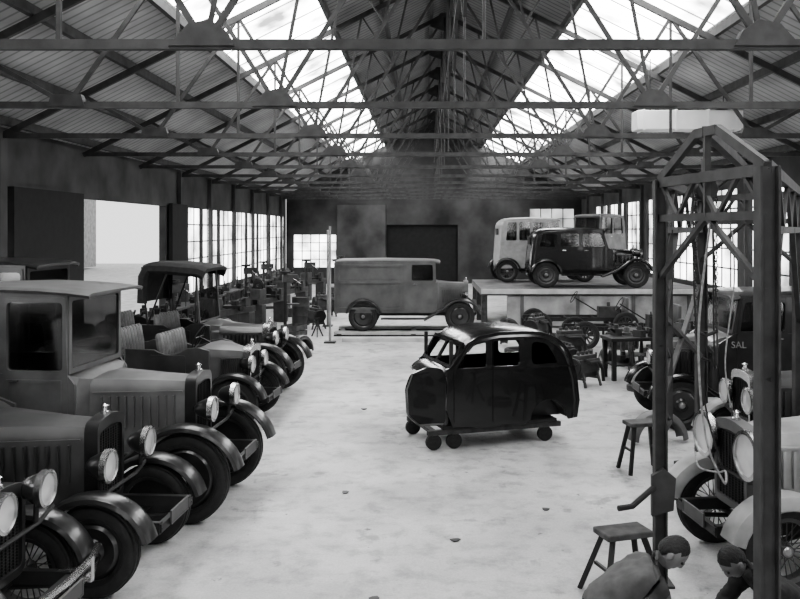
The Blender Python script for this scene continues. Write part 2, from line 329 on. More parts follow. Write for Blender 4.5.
def vehicle(name,label,cat,loc,deg,paint='darkpaint',**o):
    g=dict(r=.38,tw=.13,wb=2.6,track=1.22,bw=1.12,rw=.54,hz=1.14,hl=1.0,fz=.48,belt=1.18,roof=1.88,style='sedan',wheel='artillery',fend=None,lampz=.95,lampsep=.66,nwin=3,bumper=False,top='same',rear=.3,shell='chrome',lampm='darkpaint',wm='midgrey',lampr=.115,wrake=.1,fw=.23,fc=.06,plate=True,lampx=.2,rx=.1,seatup=.3,scale=1,cowl=.28,rc=.075,hw=.22,hr=.16); g.update(o)
    r,tw,wb,tr,bw,hz,fz,belt,roof=[g[k] for k in('r','tw','wb','track','bw','hz','fz','belt','roof')]
    fend=g['fend'] or paint; topm=paint if g['top']=='same' else g['top']
    T=thing(name,label,cat,loc,math.radians(deg),g.get('group')); T.scale=(g['scale'],)*3
    b=B()
    for s in(-1,1): b.box((-wb/2+.02,s*.36,fz-.06),(wb+.9,.06,.1)); b.tube([(.48,s*.36,fz-.05),(.3,s*.36,r-.02),(0,s*.36,r-.04),(-.35,s*.36,r+.02)],.022,6)
    b.cyl((0,-tr/2,r),(0,tr/2,r),.03); b.cyl((-wb,-tr/2,r),(-wb,tr/2,r),.04); b.ball((-wb,0,r),.13)
    b.box((.46,0,fz-.06),(.05,.76,.07)); b.ob('chassis','steel',T)
    for x in(0,-wb):
        for s in(-1,1): wheel(T,x,s*tr/2,r,tw,g['wheel'],s,g['wm'])
    rx=g['rx']; rwid=g['rw']; hw=g['hw']
    out=rpoly([(-rwid/2,fz+.02),(rwid/2,fz+.02),(rwid/2,hz+.02),(0,hz+.06),(-rwid/2,hz+.02)],.09); inn=rpoly([(-rwid/2+.045,fz+.08),(rwid/2-.045,fz+.08),(rwid/2-.045,hz-.07),(0,hz-.04),(-rwid/2+.045,hz-.07)],.06)
    B().plate(out,[inn],lambda u,v,w:(rx+w,u,v),.12).ob('radiator_shell',g['shell'],T,bevel=.012)
    b=B().plate(inn,[],lambda u,v,w:(rx+.01+w,u,v),.04)
    for k in range(9): b.box((rx+.035,-rwid/2+.07+(rwid-.14)*k/8,(fz+hz)/2),(.012,.008,hz-fz-.16))
    b.ob('radiator_grille','grille',T)
    B().lathe([(.04,0),(.04,.03),(.025,.035),(.02,.07),(.035,.08),(.001,.1)],axis='z',n=14).ob('radiator_cap','chrome',T,(rx,0,hz+.04))
    cx=rx-.05-g['hl']; wx=cx-g['cowl']; hr=g['hr']
    b=B().rings([bsec(rx-.05,rwid-.02,hz,fz+.05,hr),bsec(rx-min(.4,g['hl']*.6),rwid+.06,hz+.015,fz+.03,hr),bsec(cx,bw-hw,hz+.04,fz,hr)])
    hood=b.ob('hood',paint,T)
    for s in(-1,1):
        b=B()
        for k in range(10):
            t=(k+1.5)/12; x=rx-.05-g['hl']*t; y=(rwid*.5-.01+.03*min(1,t*3))+((bw-hw)/2-rwid/2-.02)*t
            b.box((x,s*(y+.002),(fz+hz)/2+.06),(.022,.03,(hz-fz)*.42))
        b.box((rx-.05-g['hl']/2,s*((rwid+bw-hw)/4+.01),hz-.12),(g['hl']*.95,.02,.012),Matrix.Rotation(-s*math.atan2((bw-hw-rwid)/2,g['hl']),3,'Z'))
        b.ob('hood_louvre',paint,hood)
    b=B().rings([bsec(cx+.0,bw-hw,hz+.04,fz,hr),bsec(cx-g['cowl']*.4,bw-.08,(hz+belt)/2+.03,fz,hr),bsec(wx-.02,bw,belt+.01,fz,.12)]); b.ob('cowl',paint,T)
    Rf=r+.10
    fp=arc(.02,r,Rf,14,122,11,1.08); fp+=bez(fp[-1],(-Rf*1.25,r+Rf*.25),(-r-.62,.36))
    rp=arc(-wb,r,Rf,168,10,12)[::-1]
    for s in(-1,1):
        B().sheet(fp,s*(tr/2+.02),g['fw'],g['fc'],.014).ob('fender',fend,T)
        B().sheet(rp,s*(tr/2+.02),g['fw'],g['fc'],.014).ob('fender',fend,T)
        xa=-r-.6; xb=-wb+Rf*.97
        B().box(((xa+xb)/2,s*(tr/2),.355),(xa-xb,.24,.035)).ob('running_board',fend,T)
        headlamp(T,g['lampx'],s*g['lampsep']/2,g['lampz'],g['lampr'],g['lampm'])
    B().tube([(g['lampx']-.06,-tr/2+.05,g['lampz']-.2),(g['lampx']-.06,-.3,g['lampz']-.26),(g['lampx']-.06,.3,g['lampz']-.26),(g['lampx']-.06,tr/2-.05,g['lampz']-.2)],.018,6).ob('lamp_bar','steel',T)
    if g['plate']:
        px_=(.66 if g['bumper'] else .5); py_=(0 if not g['bumper'] else -.1)
        np_=B().box((px_,py_,fz-.02),(.012,.42,.12)).ob('number_plate','plate',T)
        B().plate(rect(-.21,.21,-.06,.06),[rect(-.202,.202,-.052,.052)],lambda u,v,w:(px_+.008+w,py_+u,fz-.02+v),.006).ob('plate_border','grey',np_)
    if g['bumper']:
        b=B(); 
        for z in(.44,.53): b.tube([(.5,-.72,z),(.58,-.45,z),(.61,0,z),(.58,.45,z),(.5,.72,z)],.028,6)
        for s in(-1,1): b.beam((.36,s*.36,.46),(.6,s*.36,.48),.04); b.box((.61,s*.36,.485),(.03,.05,.18))
        b.ob('bumper','chrome',T)
    st=g['style']
    ft=lambda s:(lambda u,v,w:(u,s*(bw/2-.012)+w,v))
    if st in('sedan','van','cab'):
        xr={'sedan':-wb-g['rear'],'van':-wb-g['rear'],'cab':wx-g.get('cablen',1.15)}[st]
        wt=wx-g['wrake']
        if st=='sedan':
            outl=[(cx-.05,fz),(cx-.06,min(belt-.05,hz)),(wx,belt),(wt,roof-.03),(xr+.3,roof-.02),(xr+.12,roof-.1),(xr+.02,roof-.28),(xr-.03,belt),(xr-.08,fz+.1),(xr-.04,fz)]
            rpf=[(wt+.1,roof-.035),(wt+.02,roof),(wt-.3,roof+.03),((wt+xr)/2,roof+.045),(xr+.45,roof+.025)]+bez((xr+.45,roof+.025),(xr-.02,roof+.01),(xr-.02,roof-.35),6)+[(xr-.04,belt),(xr-.09,fz+.15),(xr-.07,fz)]
        else:
            outl=[(cx-.05,fz),(cx-.06,min(belt-.05,hz)),(wx,belt),(wt,roof-.03),(xr+.03,roof-.03),(xr,belt),(xr,fz)]
            vz=.26 if st=='cab' else .16
            rpf=[(wt+vz,roof-.03),(wt+.02,roof-.0),(wt-.3,roof+.02),((wt+xr)/2,roof+.035),(xr+.2,roof+.02),(xr+.03,roof),(xr-.01,roof-.07),(xr-.02,belt),(xr-.02,fz)]
        x0=wt-.04; x1=xr+(.16 if st=='sedan' else .12)
        if st=='van': wins=[(x0-.02,x0-.62)]
        elif st=='cab': wins=[(x0,x0-.6),(x0-.74,x1)] if g.get('cablen',1.15)>1.3 else [(x0,x0-.66)]
        else:
            n=g['nwin']; gap=.09; L=(x0-x1-gap*(n-1))/n; wins=[(x0-i*(L+gap),x0-i*(L+gap)-L) for i in range(n)]
        zt=roof-.13; zb=belt+.04
        holes=[]
        for i,(a,c) in enumerate(wins):
            if i==0: pl=[(c,zb),(a+g['wrake']*.75,zb),(a,zt),(c,zt)]
            elif i==len(wins)-1 and st=='sedan': pl=[(c,zb),(a,zb),(a,zt),(c+.08,zt)]
            else: pl=[(c,zb),(a,zb),(a,zt),(c,zt)]
            holes.append(rpoly(pl,.05,3))
        for s in(-1,1):
            sp=B().plate(outl,holes,ft(s),.035).ob('body_side',paint,T)
            for i,h in enumerate(holes):
                B().plate(h,[],lambda u,v,w:(u,s*(bw/2-.02)+w,v),.006).ob('window_glass','glass',sp)
            nd=1 if st!='sedan' else min(2,len(wins))
            for i in range(nd):
                a,c=wins[i]; a0=a+.05+(g['wrake']*.6 if i==0 else 0)
                dp=rpoly([(c-.04,fz+.03),(a0,fz+.03),(a0,belt),(a+.03,zt+.05),(c-.04,zt+.05)],.03,2)
                d=B().plate(dp,[holes[i]],lambda u,v,w:(u,s*(bw/2+.012)+w,v),.014).ob('door',paint,T)
                if st=='cab': B().plate(rect(c,a0-.06,fz+.08,belt-.05),[rect(c+.04,a0-.10,fz+.12,belt-.09)],lambda u,v,w:(u,s*(bw/2+.024)+w,v),.012).ob('door_panel_frame',paint,d)
                B().cyl((c+.04,s*(bw/2+.045),belt-.06),(c+.14,s*(bw/2+.045),belt-.06),.011,n=6).ob('door_handle','chrome',d)
            B().box(((wx+xr)/2,s*(bw/2+.008),belt),(wx-xr,.02,.025)).ob('belt_moulding',paint,sp)
            if st=='van':
                xa_,xb_=wx-.95,xr+.08
                B().plate(rect(xb_,xa_,fz+.1,roof-.12),[rect(xb_+.06,xa_-.06,fz+.16,belt-.04),rect(xb_+.06,xa_-.06,belt+.04,roof-.18)],lambda u,v,w:(u,s*(bw/2+.02)+w,v),.04).ob('side_panel_frame',paint,sp)
        B().sheet(rpf,0,bw+(.1 if st=='cab' else .02),g['rc'],.03,(1,.96,.86,.5,0)).ob('roof',topm,T)
        d=V((wt-wx,0,roof-.02-belt)); L=d.length; d.normalize(); nrm=V((d.z,0,-d.x))
        fw=lambda u,v,w:tuple(V((wx,u,belt))+d*v+nrm*w)
        w0=bw/2-.02
        wo=rect(-w0,w0,0,L); wh=rpoly(rect(-w0+.06,w0-.06,.05,L-.1),.04,3)
        f=B().plate(wo,[wh],fw,.03).ob('windscreen_frame',paint,T); B().plate(wh,[],fw,.006).ob('windscreen_glass','glass',f)
        B().box(((cx+xr)/2,0,fz+.01),(cx-xr-.1,bw-.06,.02)).ob('cabin_floor','steel',T)
        seat(T,wx-.75,bw-.2,fz+.22,.55)
        if st=='sedan':
            seat(T,xr+.5,bw-.2,fz+.22,.55)
            B().box((xr-.045,0,(belt+roof)/2-.06),(.02,.55,.22)).ob('rear_window','dark',T)
        if st=='sedan' and g.get('spare',True):
            sw=wheel(T,xr-.17,0,r,tw,g['wheel'],1,g['wm']); sw.rotation_euler=(0,0,math.pi/2); sw.location.z=.78
    if st=='cab':
        bx=xr-.06; ex=-wb-.75; b=B(); zb=fz+.12
        b.box(((bx+ex)/2,0,zb),(bx-ex,bw+.25,.06))
        for s in(-1,1):
            for k in range(3): b.box(((bx+ex)/2,s*(bw/2+.11),zb+.1+k*.13),(bx-ex,.03,.11))
        for x in(bx-.02,ex+.02):
            for k in range(3): b.box((x,0,zb+.1+k*.13),(.03,bw+.2,.11))
        b.ob('load_bed','wood',T)
    if st=='tourer':
        xr=-wb-.25
        outl=[(cx-.1,fz),(cx-.12,belt-.04),(wx,belt),(wx-.2,belt-.02)]+bez((wx-.2,belt-.02),(wx-.45,belt-.2),(wx-.7,belt-.04))+[(wx-1.2,belt-.03)]+bez((wx-1.2,belt-.03),(wx-1.4,belt-.12),(wx-1.6,belt))+[(xr+.1,belt+.02),(xr-.08,belt-.15),(xr-.05,fz)]
        for s in(-1,1):
            B().plate(outl,[],ft(s),.035).ob('body_side',paint,T,bevel=.01)
            B().plate(rpoly([(wx-.8,fz+.05),(wx-.2,fz+.05),(wx-.2,belt-.12),(wx-.8,belt-.12)],.04,2),[],lambda u,v,w:(u,s*(bw/2+.012)+w,v),.014).ob('door',paint,T)
        B().sheet([(xr+.12,belt+.04),(xr+.02,belt-.01),(xr-.07,belt-.2),(xr-.08,fz+.2),(xr-.04,fz)],0,bw,.04,.02).ob('tail_panel',paint,T)
        B().box(((cx+xr)/2,0,fz+.01),(cx-xr-.1,bw-.06,.02)).ob('cabin_floor','steel',T)
        su=g['seatup']; hi=su>.35; so=.42 if hi else .62
        seat(T,wx-so,bw-.14,fz+su,.55 if hi else .6,'leather'); seat(T,wx-1.15 if hi else (xr+.45),bw-.14,fz+su,.6,'leather')
        if not g.get('noscreen'):
            fw=lambda u,v,w:(wx-.05-v*.08+w,u,belt+v); w0=bw/2-.04; wh_=.53 if not g.get('hood_up') else roof-belt-.05
            wh=rpoly(rect(-w0+.03,w0-.03,.03,wh_-.03),.03,3)
            f=B().plate(rpoly(rect(-w0,w0,0,wh_),.03,3),[wh],fw,.03).ob('windscreen_frame',g.get('wsm','darkpaint'),T); B().plate(wh,[],fw,.006).ob('windscreen_glass','glass',f)
        st_=B()
        st_.lathe([(.2,-.012),(.212,0),(.2,.012),(.188,0)],axis='x',n=24,closed=True)
        st_.beam((0,-.19,0),(0,.19,0),.015); st_.beam((0,0,-.19),(0,0,.19),.015); st_.cyl((0,0,0),(.45,0,0),.015)
        st_.ob('steering_wheel','steel',T,(wx-.3,.25,belt-.02+(su-.3)),(0,math.radians(25),0))
        if g.get('hood_up'):
            xe=wx-1.2
            tp=[(wx+.1,roof-.06),(wx-.05,roof),(wx-.6,roof+.05),(wx-1.0,roof+.05),(xe+.1,roof+.0),(xe,roof-.2),(xe-.02,belt+.35)]
            B().sheet(tp,0,bw+.1,.16,.06,(1,.96,.86,.5,0)).ob('canvas_roof','fabric',T)
            for s in(-1,1):
                for xa,xb in((wx-.12,wx-.1),(wx-1.0,wx-.6),(wx-1.0,xe+.1)): B().cyl((xa,s*(bw/2-.02),belt-.05),(xb,s*(bw/2-.02),roof-.04),.016,n=6).ob('roof_bow','steel',T)
        else:
            for k in range(4): B().tube([(xr+.02-.03*k,-bw/2,belt+.02+.05*k),(xr-.1-.03*k,-bw/4,belt+.05+.05*k),(xr-.12-.03*k,0,belt+.05+.05*k),(xr-.1-.03*k,bw/4,belt+.05+.05*k),(xr+.02-.03*k,bw/2,belt+.02+.05*k)],.05,7).ob('folded_canvas_top','fabric',T)
    return T
# left row
vehicle('vintage_car','dark vintage car with bright headlamps and twin-bar bumper','car',(-3.1,5.98,0),-3,'darkpaint',bumper=True,lampz=1.10,lampsep=.56,track=1.14,bw=1.05,lampr=.125,lampm='chrome',lampx=.30,wheel='wire',shell='darkpaint',tw=.15)
vehicle('vintage_car','dark vintage saloon with round headlamps and long bonnet','car',(-2.66,7.55,0),-4,'midgrey',fend='darkpaint',hz=1.32,fz=.55,lampz=1.02,lampsep=.84,belt=1.4,roof=2.1,hl=1.05,track=1.2,wheel='disc',top='grey',wm='darkpaint',rx=-.18,lampx=.04,shell='darkpaint',lampr=.13,bw=1.2,tw=.16)
vehicle('vintage_truck','grey 1920s truck with boxy cab and plank load bed','truck',(-2.4,9.35,0),-4,'grey',fend='darkpaint',style='cab',r=.46,tw=.18,track=1.3,bw=1.3,hl=.98,hz=1.40,fz=.62,belt=1.50,roof=2.38,cablen=1.5,lampz=1.12,lampsep=.8,wb=3.0,wheel='disc',wm='darkpaint',wrake=.0,lampr=.12,rx=-.08,shell='darkpaint',cowl=.14,rc=.03,hw=.42,hr=.12)
vehicle('vintage_truck','dark delivery truck with high flat roof among parked vehicles','truck',(-4.3,11.5,0),-3,'darkpaint',style='van',r=.42,bw=1.2,hl=.7,hz=1.35,fz=.58,belt=1.45,roof=2.58,wb=2.1,rear=.3,wrake=.0,rc=.04,cowl=.15)
vehicle('open_touring_car','open tourer with tufted leather seats and folded canvas top','car',(-2.8,13.35,0),-6,'midgrey',fend='darkpaint',style='tourer',belt=1.22,hl=.32,hz=1.16,wheel='wire',wb=2.5,seatup=.38,rx=0.1,noscreen=True)
vehicle('touring_car','dark tourer with raised black canvas top and upright windscreen','car',(-2.80,15.45,0),-6,'darkpaint',style='tourer',hood_up=True,r=.47,tw=.20,belt=1.35,hz=1.28,fz=.58,roof=2.38,wb=2.8,hl=.75,wheel='disc',wm='darkpaint',track=1.28,lampz=1.08,rx=0,wsm='grey')
vehicle('delivery_van','dusty grey panel van with black wings standing on a lift','van',(1.02,24.9,.12),0,'beige',fend='darkpaint',style='van',r=.42,tw=.15,wb=2.75,rear=.82,bw=1.5,track=1.42,rw=.72,hl=.74,hz=1.36,fz=.52,belt=1.40,roof=2.02,wheel='disc',wm='darkpaint',wrake=.02,lampz=1.0,shell='grey',cowl=.10,rc=.05,hr=.1,rx=.2)
vehicle('vintage_saloon','black vintage saloon with sweeping wings on the raised platform','car',(6.6,27.2,1.2),0,'black',style='sedan',r=.36,wb=2.5,rear=.35,bw=1.3,track=1.3,roof=1.64,belt=1.10,hl=.62,hz=1.04,wheel='disc',wm='midgrey',nwin=3,spare=False,scale=1.12,cowl=.2,wrake=.16,rc=.1)
vehicle('light_saloon','cream saloon with dark wings on the raised platform','car',(5.5,30.1,1.2),4,'light',fend='darkpaint',style='sedan',r=.38,wb=2.7,bw=1.4,track=1.35,roof=2.2,belt=1.4,hl=.6,hz=1.2,nwin=4,spare=False,rear=.2,shell='darkpaint',rc=.05)
vehicle('parked_saloon','grey saloon with pale roof at the rear of the platform','car',(5.9,35,1.2),220,'grey',style='sedan',roof=2.45,belt=1.6,hz=1.5,bw=1.45,track=1.4,r=.42,nwin=2,spare=False,top='light')
# right row
vehicle('vintage_car','pale dusty car with large bright headlamp and rope over its front','car',(2.88,7.58,0),187,'pale',fend='pale',hz=1.26,fz=.52,lampz=1.10,lampsep=.8,lampr=.19,lampm='chrome',belt=1.3,roof=1.9,shell='grey',wheel='wire',style='tourer',bw=1.1,lampx=.20,wm='midgrey',fc=.11,fw=.28,rw=.6)
vehicle('vintage_car','dark open car with upright slatted radiator','car',(3.98,10.28,0),183,'midgrey',fend='pale',style='tourer',hz=1.26,fz=.5,belt=1.28,track=1.12,bw=1.05,shell='chrome',lampz=1.0,wheel='artillery',lampr=.14)
rv=vehicle('delivery_van','dark delivery van with faded lettering on its side','van',(3.85,13.4,0),180,'darkpaint',fend='black',style='van',wb=2.7,rear=.9,bw=1.4,track=1.35,hl=.55,hz=1.3,fz=.55,belt=1.44,roof=2.05,r=.38,wheel='disc',wm='darkpaint')
tc=bpy.data.curves.new('lettering','FONT'); tc.body='SAL'; tc.size=.14; tc.extrude=.003; tc.align_x='LEFT'
to=bpy.data.objects.new('tmpfont',tc); C.objects.link(to); bpy.context.view_layer.update()
me=bpy.data.meshes.new_from_object(to.evaluated_get(bpy.context.evaluated_depsgraph_get())); bpy.data.objects.remove(to); me.materials.clear()
mko('lettering',me,'letter',rv,(-.73,.728,1.24),(math.radians(90),0,math.pi))
vehicle('touring_car','dark open car among parts beside the window wall','car',(5.6,16.4,0),170,'midgrey',fend='darkpaint',style='tourer')
# ------------------------------------------------------------------ centre body shell on dolly
HD=math.radians(180+18)
T=thing('car_body_shell','black unfinished saloon body shell standing on a wheeled dolly','car body',(.76,12.3,0),HD); T.scale=(.95,.95,.93)
bw=1.34
rear=bez((-.50,1.71),(-1.16,1.70),(-1.30,1.22),10)
outl=[(.62,.34),(.72,.62),(.70,1.0),(.72,1.19),(.66,1.21),(.40,1.56),(.22,1.66),(-.1,1.71),(-.50,1.71)]+rear+[(-1.37,.98),(-1.41,.62),(-1.37,.36),(-1.22,.34)]+[(x,z) for x,z in arc(-.90,.36,.30,176,4,9)]+[(-.5,.30),(-.2,.33),(.1,.29),(.4,.34)]
wins=[rpoly([(.10,1.20),(.56,1.20),(.34,1.52),(.10,1.57)],.05,3),rpoly([(-.42,1.20),(.0,1.20),(.0,1.58),(-.42,1.58)],.05,3),rpoly([(-1.06,1.20),(-.62,1.20),(-.62,1.55),(-.86,1.51)],.08,3)]
for s in(-1,1):
    sd=B().plate(outl,wins,lambda u,v,w:(u,s*(bw/2-.04)+w,v),.035).ob('body_side','black',T,bevel=.008)
    for i,(a,c) in enumerate(((.05,.60),(-.47,.0))):
        dp=rpoly([(c,.40),(c,1.18),(c-.24,1.58),(a,1.62),(a,.36)] if i==0 else [(c,.36),(c,1.63),(a-.02,1.63),(a-.02,.75),(a+.14,.38)],.05,4)
        B().plate(dp,[wins[i]],lambda u,v,w:(u,s*(bw/2-.015)+w,v),.016).ob('door','black',T,bevel=.005)
    B().box((-.4,s*(bw/2-.008),1.15),(1.9,.02,.02)).ob('belt_moulding','black',sd)
    B().sheet(arc(-.90,.36,.30,176,4,10)[::-1],s*(bw/2-.17),.24,.0,.012).ob('inner_wheel_arch','darkpaint',T)
    B().plate(arc(-.90,.34,.31,176,4,9),[],lambda u,v,w:(u,s*(bw/2-.28)+w,v),.012).ob('inner_arch_panel','darkpaint',T)
    for x in(-.5,.02,.62): B().box((x,s*(bw/2-.09),1.0),(.05,.04,1.2)).ob('door_pillar','steel',T)
od=rpoly([(0,.44),(.10,.40),(.44,.44),(.62,.60),(.64,.98),(.56,1.18),(.30,1.26),(.06,1.22),(0,1.10)],.06,4)
leaf=B().plate(od,[],lambda u,v,w:(u,w+.04*math.sin(u*3),v),.04).ob('open_door','black',T,(.74,bw/2-.01,0),(0,0,math.radians(8)),bevel=.012)
B().tube([(.05,.035,.42),(.44,.065,.45),(.61,.065,.61),(.63,.065,.97),(.55,.065,1.17)],.011,5).ob('door_edge_strip','grey',leaf)
rpf=[(.48,1.51),(.38,1.62),(.22,1.69),(-.1,1.74),(-.50,1.74)]+bez((-.50,1.74),(-1.18,1.73),(-1.325,1.22),10)+[(-1.395,.98),(-1.435,.62),(-1.39,.34)]
B().sheet(rpf,0,bw+.0,.11,.02,(1,.93,.78,.42,0)).ob('roof','black',T)
d=V((.44-.66,0,1.57-1.20)); L=d.length; d.normalize(); nrm=V((d.z,0,-d.x)); fw=lambda u,v,w:tuple(V((.66,u,1.20))+d*v+nrm*w)
B().plate(rect(-.62,.62,0,L),[rpoly(rect(-.56,-.03,.05,L-.05),.05,3),rpoly(rect(.03,.56,.05,L-.05),.05,3)],fw,.035).ob('windscreen_frame','black',T)
B().sheet([(.90,1.06),(.84,1.13),(.76,1.18),(.66,1.21)],0,bw-.04,.08,.025,(1,.95,.82,.5,0)).ob('scuttle','black',T)
B().plate(rpoly([(-.62,.36),(.62,.36),(.62,.95),(.5,1.12),(-.5,1.12),(-.62,.95)],.08,4),[rpoly(rect(-.5,-.05,.45,.85),.06,4),rpoly(rect(.05,.42,.55,.9),.06,4)],lambda u,v,w:(.70+w,u,v),.03).ob('firewall','midgrey',T)
b=B().box((-.15,0,.33),(1.8,bw-.14,.05))
for x in(-.3,.5): b.box((x,0,.38),(.05,bw-.14,.08))
b.ob('body_floor','steel',T)
D=thing('body_dolly','low dark wheeled dolly carrying the car body shell','trolley',(.76,12.3,0),HD); D.scale=(.95,.95,.93)
b=B()
for s in(-1,1): b.box((-.1,s*.5,.25),(2.1,.08,.07))
for x in(-1,0,.85): b.box((x,0,.25),(.08,1.1,.06))
b.ob('dolly_frame','wood',D)
for x,y in((.86,.5),(.86,-.5),(.55,.5),(-.9,.5),(-.9,-.5)):
    w=B().lathe([(.001,-.04),(.09,-.04),(.115,-.03),(.115,.03),(.09,.04),(.001,.04)],n=20).ob('castor','rubber',D,(x,y,.115)); B().box((0,0,.08),(.06,.12,.05)).ob('castor_fork','steel',w)
# ------------------------------------------------------------------ raised platform
P=thing('vehicle_platform','raised concrete loading platform carrying parked cars','platform',(5.2,33,0))
B().box((0,-4.5,1.095),(6.9,5.0,.2)).ob('deck','concrete',P); B().box((1.4,1.5,1.095),(4.1,7.0,.2)).ob('deck','concrete',P)
B().box((.35,-6.9,.52),(6.0,.2,.92)).ob('front_wall','face',P)
B().box((0,-7.08,1.12),(6.9,.1,.14)).ob('edge_beam','white',P)
for i in range(3): B().box((-3.35,-6.9+i*2.3,.5),(.18,.18,1.0)).ob('post','wood',P)
for i in range(4): B().box((-2.2+i*1.7,-7.02,.5),(.10,.06,1.0)).ob('post','concrete',P)
B().box((-3.4,-4.5,.45),(.1,5,.12)).ob('lower_rail','wood',P)
Lf=thing('vehicle_lift','low white-edged vehicle lift beneath the panel van','car lift',(-.3,24.9,0))
for s in(-1,1):
    B().box((0,s*.7,.075),(4.5,.36,.09)).ob('runway','white',Lf); B().box((0,s*.7+ -.2,.02),(4.5,.03,.04)).ob('runway_edge','steel',Lf)
for x in(-2.1,0,2.1): B().box((x,0,.03),(.14,1.8,.06)).ob('crossbeam','steel',Lf)
tag(B().box((-.6,22.9,.05),(3.2,.3,.10)).ob('floor_kerb','white'),'pale low concrete kerb on the workshop floor','kerb')
for x,y,h in((-2.5,22.6,3.1),(-3.0,26.5,3.0)):
    p=thing('hoist_post','slender pale upright post with base plate','post',(x,y,0)); B().cyl((0,0,0),(0,0,h),.034,.03).ob('pole','pale',p); B().box((0,0,.02),(.3,.3,.04)).ob('base_plate','steel',p)
# ------------------------------------------------------------------ gantry
G=thing('hoist_gantry','tall dark steel lattice hoisting gantry with gabled ends','gantry',(2.0,7.2,0))
A_=V((0,0,0));B_=V((.26,-1.6,0));C_=V((1.62,3.9,0));D_=V((2.15,2.22,0)); zt=3.42; Z=V((0,0,1))
for p,w in((A_,.09),(B_,.12),(C_,.12),(D_,.09)):
    b=B(); b.box((p.x-w/2,p.y,zt/2),(.016,w,zt)); b.box((p.x+w/2,p.y,zt/2),(.016,w,zt)); b.box((p.x,p.y,zt/2),(w,.02,zt)); b.box((p.x,p.y,.01),(w*2.2,w*2.2,.02)); b.ob('post','rusty',G)
for p,q in((A_,B_),(C_,D_)):
    m1=p.lerp(q,.40)+Z*3.74; m2=p.lerp(q,.60)+Z*3.74
    for e,mm in((p,m1),(q,m2)): B().beam(e+Z*zt,mm,.045,.07).ob('gable_beam','rusty',G); B().beam(e+Z*2.6,p.lerp(q,.5)+Z*3.1,.04).ob('brace','rusty',G)
    B().beam(m1,m2,.05,.07).ob('gable_beam','rusty',G)
    B().beam(p+Z*(zt-.02),q+Z*(zt-.02),.05,.08).ob('cross_beam','rusty',G); B().beam(p+Z*3.1,q+Z*3.1,.045,.06).ob('cross_beam','rusty',G)
    B().beam((p+q)/2+Z*3.1,(p+q)/2+Z*3.74,.045).ob('king_post','rusty',G)
    for k in range(5): B().beam(p.lerp(q,k/5)+Z*(3.1 if k%2 else zt),p.lerp(q,(k+1)/5)+Z*(zt if k%2 else 3.1),.03).ob('lattice_bar','rusty',G)
for p,q in((A_,C_),(B_,D_)):
    B().beam(p+Z*zt,q+Z*zt,.06,.085).ob('long_beam','rusty',G); B().beam(p+Z*3.0,q+Z*3.0,.045,.06).ob('long_beam','rusty',G)
    for k in range(8): B().beam(p.lerp(q,k/8)+Z*(3.0 if k%2 else zt),p.lerp(q,(k+1)/8)+Z*(zt if k%2 else 3.0),.034).ob('lattice_bar','rusty',G)
    B().beam(p+Z*2.0,p.lerp(q,.3)+Z*3.0,.05).ob('brace','rusty',G); B().beam(q+Z*2.0,p.lerp(q,.7)+Z*3.0,.05).ob('brace','rusty',G)
A2=A_.lerp(C_,.16)
B().beam(A2+Z*1.25,A2+Z*3.0,.05,.05).ob('inner_post','rusty',G)
for k in range(6): B().beam((A_ if k%2 else A2)+Z*(1.25+k*.29),(A2 if k%2 else A_)+Z*(1.54+k*.29),.03).ob('lattice_bar','rusty',G)
B().beam(A_+Z*1.25,A2+Z*1.25,.05).ob('lattice_bar','rusty',G)
B().beam(A_+Z*2.3,C_+Z*1.35,.045).ob('brace','rusty',G); B().beam(A_+Z*1.5,C_+Z*2.4,.045).ob('brace','rusty',G)
B().beam((A_+B_)/2+Z*3.74,(C_+D_)/2+Z*3.74,.07,.085).ob('ridge_beam','rusty',G)
B().plate([(0,0),(.18,.05),(.2,.32),(.1,.4),(0,.34)],[],lambda u,v,w:(A_.x-.09+u,A_.y-.06+w,.6+v),.05).ob('bracket_plate','rusty',G)
B().tube([A_+V((-.05,-.05,.85)),A_+V((-.3,-.25,.74)),A_+V((-.42,-.3,.74))],.025).ob('crank_handle','steel',G)
ch=thing('chain_hoist','chain hoist with hook hanging from the gantry ridge','hoist',(2.72,8.2,3.64))
B().lathe([(.001,-.05),(.1,-.05),(.11,-.03),(.08,0),(.11,.03),(.1,.05),(.001,.05)],n=20).ob('pulley','steel',ch,(0,0,-.25))
B().box((0,0,-.1),(.05,.14,.3)).ob('hoist_bracket','steel',ch)
for dx in(-.1,.1):
    b=B()
    for k in range(34): b.lathe([(.016,-.005),(.021,0),(.016,.005),(.011,0)],(dx,0,-.3-k*.04),'y' if k%2 else 'x',8,True)
    b.ob('chain','steel',ch)['kind']='stuff'
b=B(); b.tube([(0,0,-1.62),(0,0,-1.75),(.06,0,-1.82),(.03,0,-1.9),(-.05,0,-1.87)],.018); b.tube([(-.1,0,-1.62),(0,0,-1.66),(.1,0,-1.62)],.018); b.ob('hook','steel',ch)
def rope(path,r,lab,m='rope'):
    pts=[]
    for i in range(len(path)-1):
        p0=V(path[max(i-1,0)]);p1=V(path[i]);p2=V(path[i+1]);p3=V(path[min(i+2,len(path)-1)])
        for k in range(6):
            t=k/6; pts.append(.5*((2*p1)+(p2-p0)*t+(2*p0-5*p1+4*p2-p3)*t*t+(3*p1-p0-3*p2+p3)*t**3))
    pts.append(V(path[-1])); tag(B().tube(pts,r,6).ob('hanging_rope',m),lab,'rope','gantry ropes')
rope([(2.12,6.30,3.05),(2.10,6.5,2.2),(2.2,6.65,1.4),(2.4,6.8,.98),(2.50,7.05,1.0),(2.52,7.3,.92),(2.46,7.6,.88),(2.52,7.9,.94)],.009,'slack pale rope draped over the pale car')
rope([(2.12,6.7,3.35),(2.15,6.75,2.4),(2.25,6.8,1.6),(2.4,6.85,1.1)],.007,'slack dark rope hanging from the gantry','steel')
